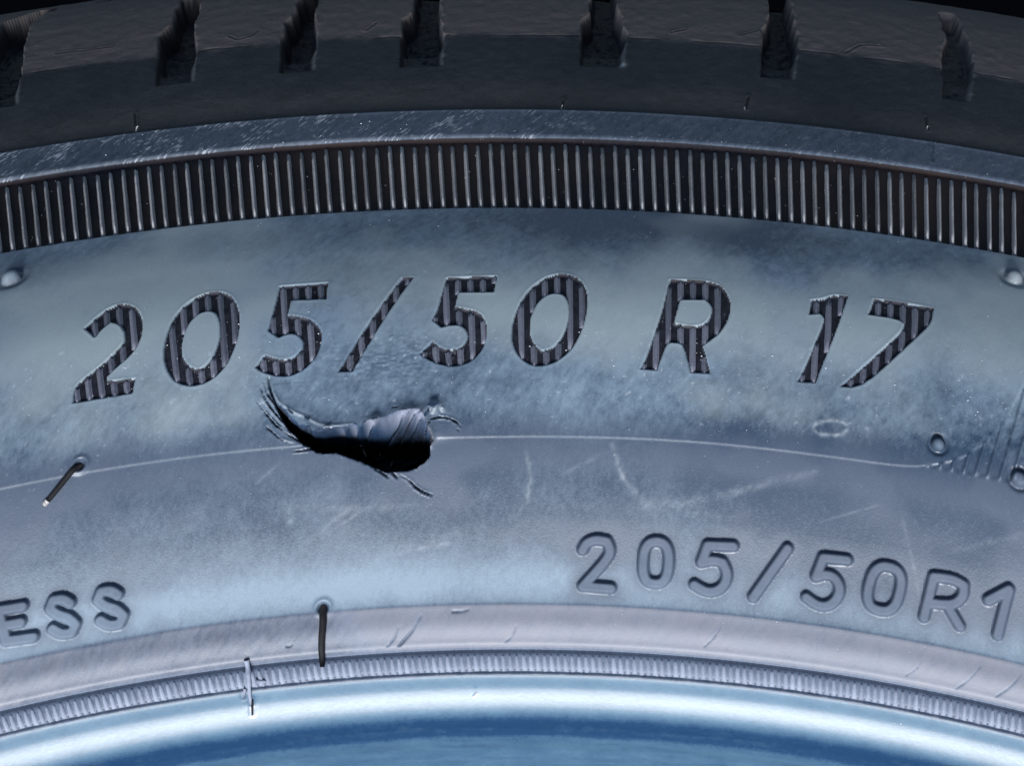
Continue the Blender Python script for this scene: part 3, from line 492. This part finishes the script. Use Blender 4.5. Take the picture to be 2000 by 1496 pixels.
for did, name, kind, outer, inner in DIGITS:
    o = patch(kind, [did], M['dark'], 'recessed %s with a ribbed floor' % ('slash' if name == '/' else kind+' '+name))
    xs = [p[0] for p in outer]; ss = [p[1] for p in outer]
    for kk in range(-60, 45):
        p0 = -16.155 + .32*(kk+50)
        s = np.arange(min(ss), max(ss), .2); xx = np.radians(p0 + SL*(s-110))*rof(s)
        if xx.max() < min(xs) or xx.min() > max(xs): continue
        d = psdf(xx, s, outer, inner) < -.06
        i = 0
        while i < len(s):
            if d[i]:
                j = i
                while j+1 < len(s) and d[j+1]: j += 1
                if j-i >= 2:
                    st_ = max(1, (j-i)//6); ks = list(range(i, j, st_)) + [j]
                    hf_ = float(np.median([h_at(xx[q], s[q]) for q in ks]))
                    ln = [(xx[q], s[q], hf_) for q in ks]
                    ln[0] = (ln[0][0], ln[0][1]-.22, hf_); ln[-1] = (ln[-1][0], ln[-1][1]+.22, hf_)
                    v, f = ridge(ln, .86, .26)
                    link('rib', mesh_np('number_rib', v, f), M['nrib'], o)
                i = j+1
            else: i += 1
for k, (name, kind, st_) in enumerate(SMALL):
    patch(kind, [70+k], M['letter'], 'small raised %s' % ('slash' if name == '/' else kind+' '+name))

# ------------------------------------------------------------------ ribs of the two rings (shared meshes turned about the axle)
rng = np.random.RandomState(7)
protos = []
for q in range(5):
    s = np.linspace(102.75, 116.9-.25*q*.6, 9); s[0] += 0
    hf = -.52 + .0*s
    x = np.radians(-.011*(s-110))*rof(s)
    v = []; f = []
    for i in range(len(s)):
        t = i/(len(s)-1); hgt = (.74 if i else .55)*(1-.75*sst((t-.72)/.28)) + rng.uniform(-.03, .03)
        wv = .68*(1-.2*t) + rng.uniform(-.05, .05)
        for o_, h_ in ((-wv*.5, 0), (-wv*.25, hgt*.30), (-wv*.12, hgt*.94), (wv*.12, hgt), (wv*.24, hgt*.30), (wv*.5, 0)):
            v.append((x[i]+o_, s[i], -.57+h_))
        if i: a = 6*(i-1); f += [(a+q_, a+q_+6, a+q_+7, a+q_+1) for q_ in range(5)]
    n_ = 6*len(s); f += [(0, 1, 4, 5), (1, 2, 3, 4), (n_-1, n_-2, n_-5, n_-6), (n_-2, n_-3, n_-4, n_-5)]
    v = np.array(v); protos.append(mesh_np('ring_rib', P3(v[:, 0], v[:, 1], v[:, 2]), f))
    protos[-1].materials.append(M['rib'])
for kk in range(-6, 90):
    a = -16.155 + .32*kk
    if a > PHI1: break
    o = link('rib', protos[rng.randint(5)], None); o.rotation_euler = (0, 0, -R_(a + rng.uniform(-.012, .012)))
fp = []
for q in range(4):
    s = np.linspace(38.25, 40.2, 6); v = []; f = []
    x = np.radians(-.03*(s-39))*rof(s)
    for i in range(len(s)):
        t = i/(len(s)-1); wv = .70*(1-.45*sst((t-.3)/.7)) + rng.uniform(-.05, .05); hgt = (.10 if i in (0, 5) else .26)-.03*i + rng.uniform(-.04, .04)
        for o_, h_ in ((-wv*.5, -.1), (-wv*.28, hgt), (wv*.28, hgt), (wv*.5, -.1)): v.append((x[i]+o_, s[i]+(rng.uniform(-.08, .08) if i == 0 else 0), h_))
        if i: a = 4*(i-1); f += [(a, a+4, a+5, a+1), (a+1, a+5, a+6, a+2), (a+2, a+6, a+7, a+3)]
    f += [(0, 1, 2, 3), (23, 22, 21, 20)]
    v = np.array(v); fp.append(mesh_np('fine_ring_rib', P3(v[:, 0], v[:, 1], v[:, 2]), f)); fp[-1].materials.append(M['frib'])
a = -18.3
while a < PHI1:
    o = link('fine_rib', fp[rng.randint(4)], None); o.rotation_euler = (0, 0, -R_(a)); a += .203
# ------------------------------------------------------------------ vent spews (rubber hairs), flash
def tube(pts, r0, r1, name, m, lift=.3, seg=10, taper_head=1.0, wob_=.0, parent=tyre, label=None):
    p = np.array(smooth_poly(pts, 2, False)); v = []; f = []
    n = len(p); T = P3(p[:, 0], p[:, 1], [h_at(a, b_)+lift for a, b_ in p])
    for i in range(n):
        d = T[min(i+1, n-1)]-T[max(i-1, 0)]; d /= np.linalg.norm(d)
        u = np.cross(d, (0, 0, 1)); u /= np.linalg.norm(u); w = np.cross(u, d)
        t = i/(n-1); r = (r0*(1-t)+r1*t)*MM*(1+wob_*(rng.rand()-.5))*(taper_head if i == 0 else 1)*(.75 if i == n-1 else 1)
        for k in range(seg):
            an = 2*math.pi*k/seg; v.append(T[i] + r*(math.cos(an)*u + math.sin(an)*w))
        if i:
            for k in range(seg): f.append(((i-1)*seg+k, (i-1)*seg+(k+1) % seg, i*seg+(k+1) % seg, i*seg+k))
    v.append(T[0]); v.append(T[-1])
    for k in range(seg): f.append((len(v)-2, k, (k+1) % seg, k)); f.append((len(v)-1, (n-1)*seg+(k+1) % seg, (n-1)*seg+k, (n-1)*seg+k))
    me = bpy.data.meshes.new(name); me.from_pydata([tuple(q) for q in v], [], [tuple(dict.fromkeys(q)) for q in f]); me.validate(); me.shade_smooth()
    return link(name, me, m, parent, label)
tube(SPEWS[0][1], .34, .30, 'vent_spew', M['spew'], .32, label='short rubber hair leaning left')
a_, b_ = SPEWS[0][1][-2:]; tube([(a_[0]*.25+b_[0]*.75, a_[1]*.25+b_[1]*.75), b_, (b_[0]*1.15-a_[0]*.15, b_[1]*1.15-a_[1]*.15)], .31, .30, 'spew_tip', M['rib'], .34)
tube(SPEWS[1][1], .44, .36, 'vent_spew', M['spew'], .34, label='longer rubber hair across the fine ribs')
for w, dp, pts in FLASH:
    pts = list(pts)
    tube(pts, w*.62, w*.42, 'rubber_flash', M['frib' if w > .32 else 'spew'], .08+.12*dp, wob_=.35)
for w, dp, pts in NUBS[:4]:
    tube([pts[-1], (pts[-1][0]-.1, pts[-1][1]+.5), (pts[-1][0]+.05, pts[-1][1]+.9)], .16, .10, 'mould_nub', M['rib'], .1)

def flake(x, s, a, b_, c, rot, name, m, seed, lift=.25, label=None):
    rg_ = np.random.RandomState(seed); n1, n2 = 12, 20; h = h_at(x, s)+lift; v = []; f = []
    amp = rg_.uniform(-.22, .22, 6); pha = rg_.uniform(0, 6.28, 6)
    for i in range(n1+1):
        th = math.pi*i/n1
        for j in range(n2):
            an = 2*math.pi*j/n2; w = 1+sum(amp[k]*math.cos((k+1)*an+pha[k])/(1+.4*k) for k in range(6))
            px, py = a*w*math.sin(th)*math.cos(an), b_*w*math.sin(th)*math.sin(an)
            ph_ = c*math.cos(th)*(1+.5*math.sin(3*px+pha[0])) + .35*px*px/a - .25*py*py/b_ + .10*math.sin(6*py+pha[1])
            v.append((x+px*math.cos(rot)-py*math.sin(rot), s+px*math.sin(rot)+py*math.cos(rot), h+ph_))
            if i: f.append(((i-1)*n2+j, (i-1)*n2+(j+1) % n2, i*n2+(j+1) % n2, i*n2+j))
    v = np.array(v); link(name, mesh_np(name, P3(v[:, 0], v[:, 1], v[:, 2]), f), m, label=label)
for q, ((x_, s_), a_, b__, c_, rt_, mm_) in enumerate(FLAKES): flake(x_, s_, a_, b__, c_, rt_, 'torn_flap', M['side' if mm_ == 0 else 'cut'], 40+q, .16)
for pts, r_, lf_ in CORDS:
    tube(pts, r_, r_*.8, 'cord_end', M['rib'], lf_, seg=7, wob_=.2)
# ------------------------------------------------------------------ rest of the tyre, coarse: full turn
def revolve(name, prof, a0, a1, n, m, closed=False):
    ang = np.radians(np.linspace(a0, a1, n)); prof = np.array(prof)
    v = np.stack([prof[:, 0][:, None]*np.sin(ang), prof[:, 0][:, None]*np.cos(ang), np.repeat(prof[:, 1][:, None], n, 1)+LIFT], -1)*MM
    i = np.arange(len(prof)*n).reshape(len(prof), n)
    f = np.stack([i[:-1, :-1], i[:-1, 1:], i[1:, 1:], i[1:, :-1]], -1).reshape(-1, 4)
    return link(name, mesh_np(name, v.reshape(-1, 3), f), m)
def coarse(name, s0, s1, n, m, dust_shading, h=0.0):
    ss = np.linspace(s0, s1, n)
    o = revolve(name, [(rof(a)+nof(a)[0]*h, zof(a)+nof(a)[1]*h) for a in ss], PHI1-.03, 360+PHI0+.03, 361, m)
    nv = len(o.data.vertices)
    a = o.data.attributes.new('dirt_shading', 'FLOAT_VECTOR', 'POINT'); d = np.zeros((nv, 3), np.float32); d[:, 0] = dust_shading; a.data.foreach_set('vector', d.ravel())
coarse('bead', 10, 37.6, 20, M['bead'], .28)
coarse('bead_strip', 37.6, 45.9, 8, M['strip'], .75)
coarse('sidewall', 45.9, SAT_E, 40, M['side'], .45)
coarse('rib_ring', SAT_E, SAT_C, 8, M['dark'], .05, -.45)
coarse('shoulder_strip', SAT_C, SAT_B, 5, M['band'], .4, .15)
coarse('shoulder', SAT_B, rows[-1], 34, M['tread'], .3)
pv = np.array([v.co[:] for v in protos[0].vertices]); pf = np.array([p.vertices[:] for p in protos[0].polygons if len(p.vertices) == 4]); av = []; af = []
for q in range(1028):
    a = math.radians(PHI1 + .32*(q+1)); c_, s_ = math.cos(-a), math.sin(-a)
    av.append(np.stack([pv[:, 0]*c_-pv[:, 1]*s_, pv[:, 0]*s_+pv[:, 1]*c_, pv[:, 2]], 1)); af.append(pf+q*len(pv))
link('rib', mesh_np('far_ribs', np.concatenate(av), np.concatenate(af)), M['rib'], kind='stuff')
MID = -105.0
tail = [(rof(rows[-1]), zof(rows[-1])), (353.4, -52), (354.3, -70), (354.3, -76), (346.5, -77), (346.5, -83), (354.8, -84), (355, MID)]
full = tail + [(r, 2*MID-z_) for r, z_ in reversed(tail[:-1])] + [(rof(a), 2*MID-zof(a)) for a in np.linspace(rows[-1]-1, 0, 60)]
full += [(206, 2*MID+47), (209, 2*MID+52), (222, 2*MID+44), (250, 2*MID+12), (280, 2*MID+13), (318, 2*MID+35), (333, 2*MID+70), (336, MID)]
full += [(r, 2*MID-z_) for r, z_ in reversed(full[-8:-1])] + [(rof(a), zof(a)) for a in np.linspace(0, 10, 8)]
revolve('carcass', full, 0, 360, 361, M['tread'])

# ------------------------------------------------------------------ grit grains lying on the rubber: uncountable, one object
gv = []; gf = []
rng = np.random.RandomState(11)
def grain(x, s, r):
    h = float(h_at(x, s)); c = P3([x], [s], [h+r*.35])[0]; b0 = len(gv)
    for dx, dy, dz in ((1, 0, 0), (-1, 0, 0), (0, 1, 0), (0, -1, 0), (0, 0, 1), (0, 0, -1)):
        k = r*MM*rng.uniform(.6, 1.25); gv.append((c[0]+dx*k, c[1]+dy*k, c[2]+dz*k*.8))
    for t in ((0, 2, 4), (2, 1, 4), (1, 3, 4), (3, 0, 4), (2, 0, 5), (1, 2, 5), (3, 1, 5), (0, 3, 5)): gf.append(tuple(b0+q for q in t))
for _ in range(380):
    s = rng.uniform(60, 101); grain(rng.uniform(-78, 52), s, rng.choice([.03, .045, .06], p=[.6, .3, .1]))
for cx, cs, sx, ss_, n in ((-61, 76, 5, 2.5, 70), (-45, 78, 6, 5, 70), (5, 73, 9, 4, 110), (24, 78, 14, 4, 130), (44, 77, 6, 3, 90), (-24, 74, 8, 3, 60), (20, 45.5, 14, 1, 26), (-30, 61, 12, 5, 50), (0, 118.2, 50, .5, 60), (-45, 121, 18, 1.6, 50), (38, 36.5, 8, 1.4, 46), (0, 110, 55, 4, 120)):
    for _ in range(n):
        s = rng.normal(cs, ss_)
        if 33 < s < 124 and not (102 < s < 103): grain(float(np.clip(rng.normal(cx, sx), -78, 52)), s, rng.choice([.04, .065, .10], p=[.74, .22, .04]))
me = bpy.data.meshes.new('grit'); me.from_pydata(gv, [], gf); me.materials.append(M['grit'])
g = bpy.data.objects.new('grit', me); scene.collection.objects.link(g)
g['kind'] = 'stuff'; g['label'] = 'tiny pale grit specks scattered over the tyre sidewall'; g['category'] = 'grit'

# ------------------------------------------------------------------ ground the tyre lies on
gm = bpy.data.materials.new('dark_ground'); gm.use_nodes = True; nt = gm.node_tree; b_ = nt.nodes['Principled BSDF']
no = nt.nodes.new('ShaderNodeTexNoise'); no.inputs['Scale'].default_value = 90; no.inputs['Detail'].default_value = 8
cr = nt.nodes.new('ShaderNodeValToRGB'); cr.color_ramp.elements[0].color = (.002, .002, .0025, 1); cr.color_ramp.elements[1].color = (.007, .007, .008, 1)
nt.links.new(no.outputs[0], cr.inputs[0]); nt.links.new(cr.outputs[0], b_.inputs['Base Color']); b_.inputs['Roughness'].default_value = .95; b_.inputs['Specular IOR Level'].default_value = .05
n = 40; gx = np.linspace(-15, 15, n+1); vv = [(a, c, 0.0) for c in gx for a in gx]; ff = [(j*(n+1)+i, j*(n+1)+i+1, (j+1)*(n+1)+i+1, (j+1)*(n+1)+i) for j in range(n) for i in range(n)]
me = bpy.data.meshes.new('ground'); me.from_pydata(vv, [], ff); me.materials.append(gm)
go = bpy.data.objects.new('ground', me); scene.collection.objects.link(go); go['kind'] = 'structure'; go['label'] = 'dark ground under and behind the tyre'
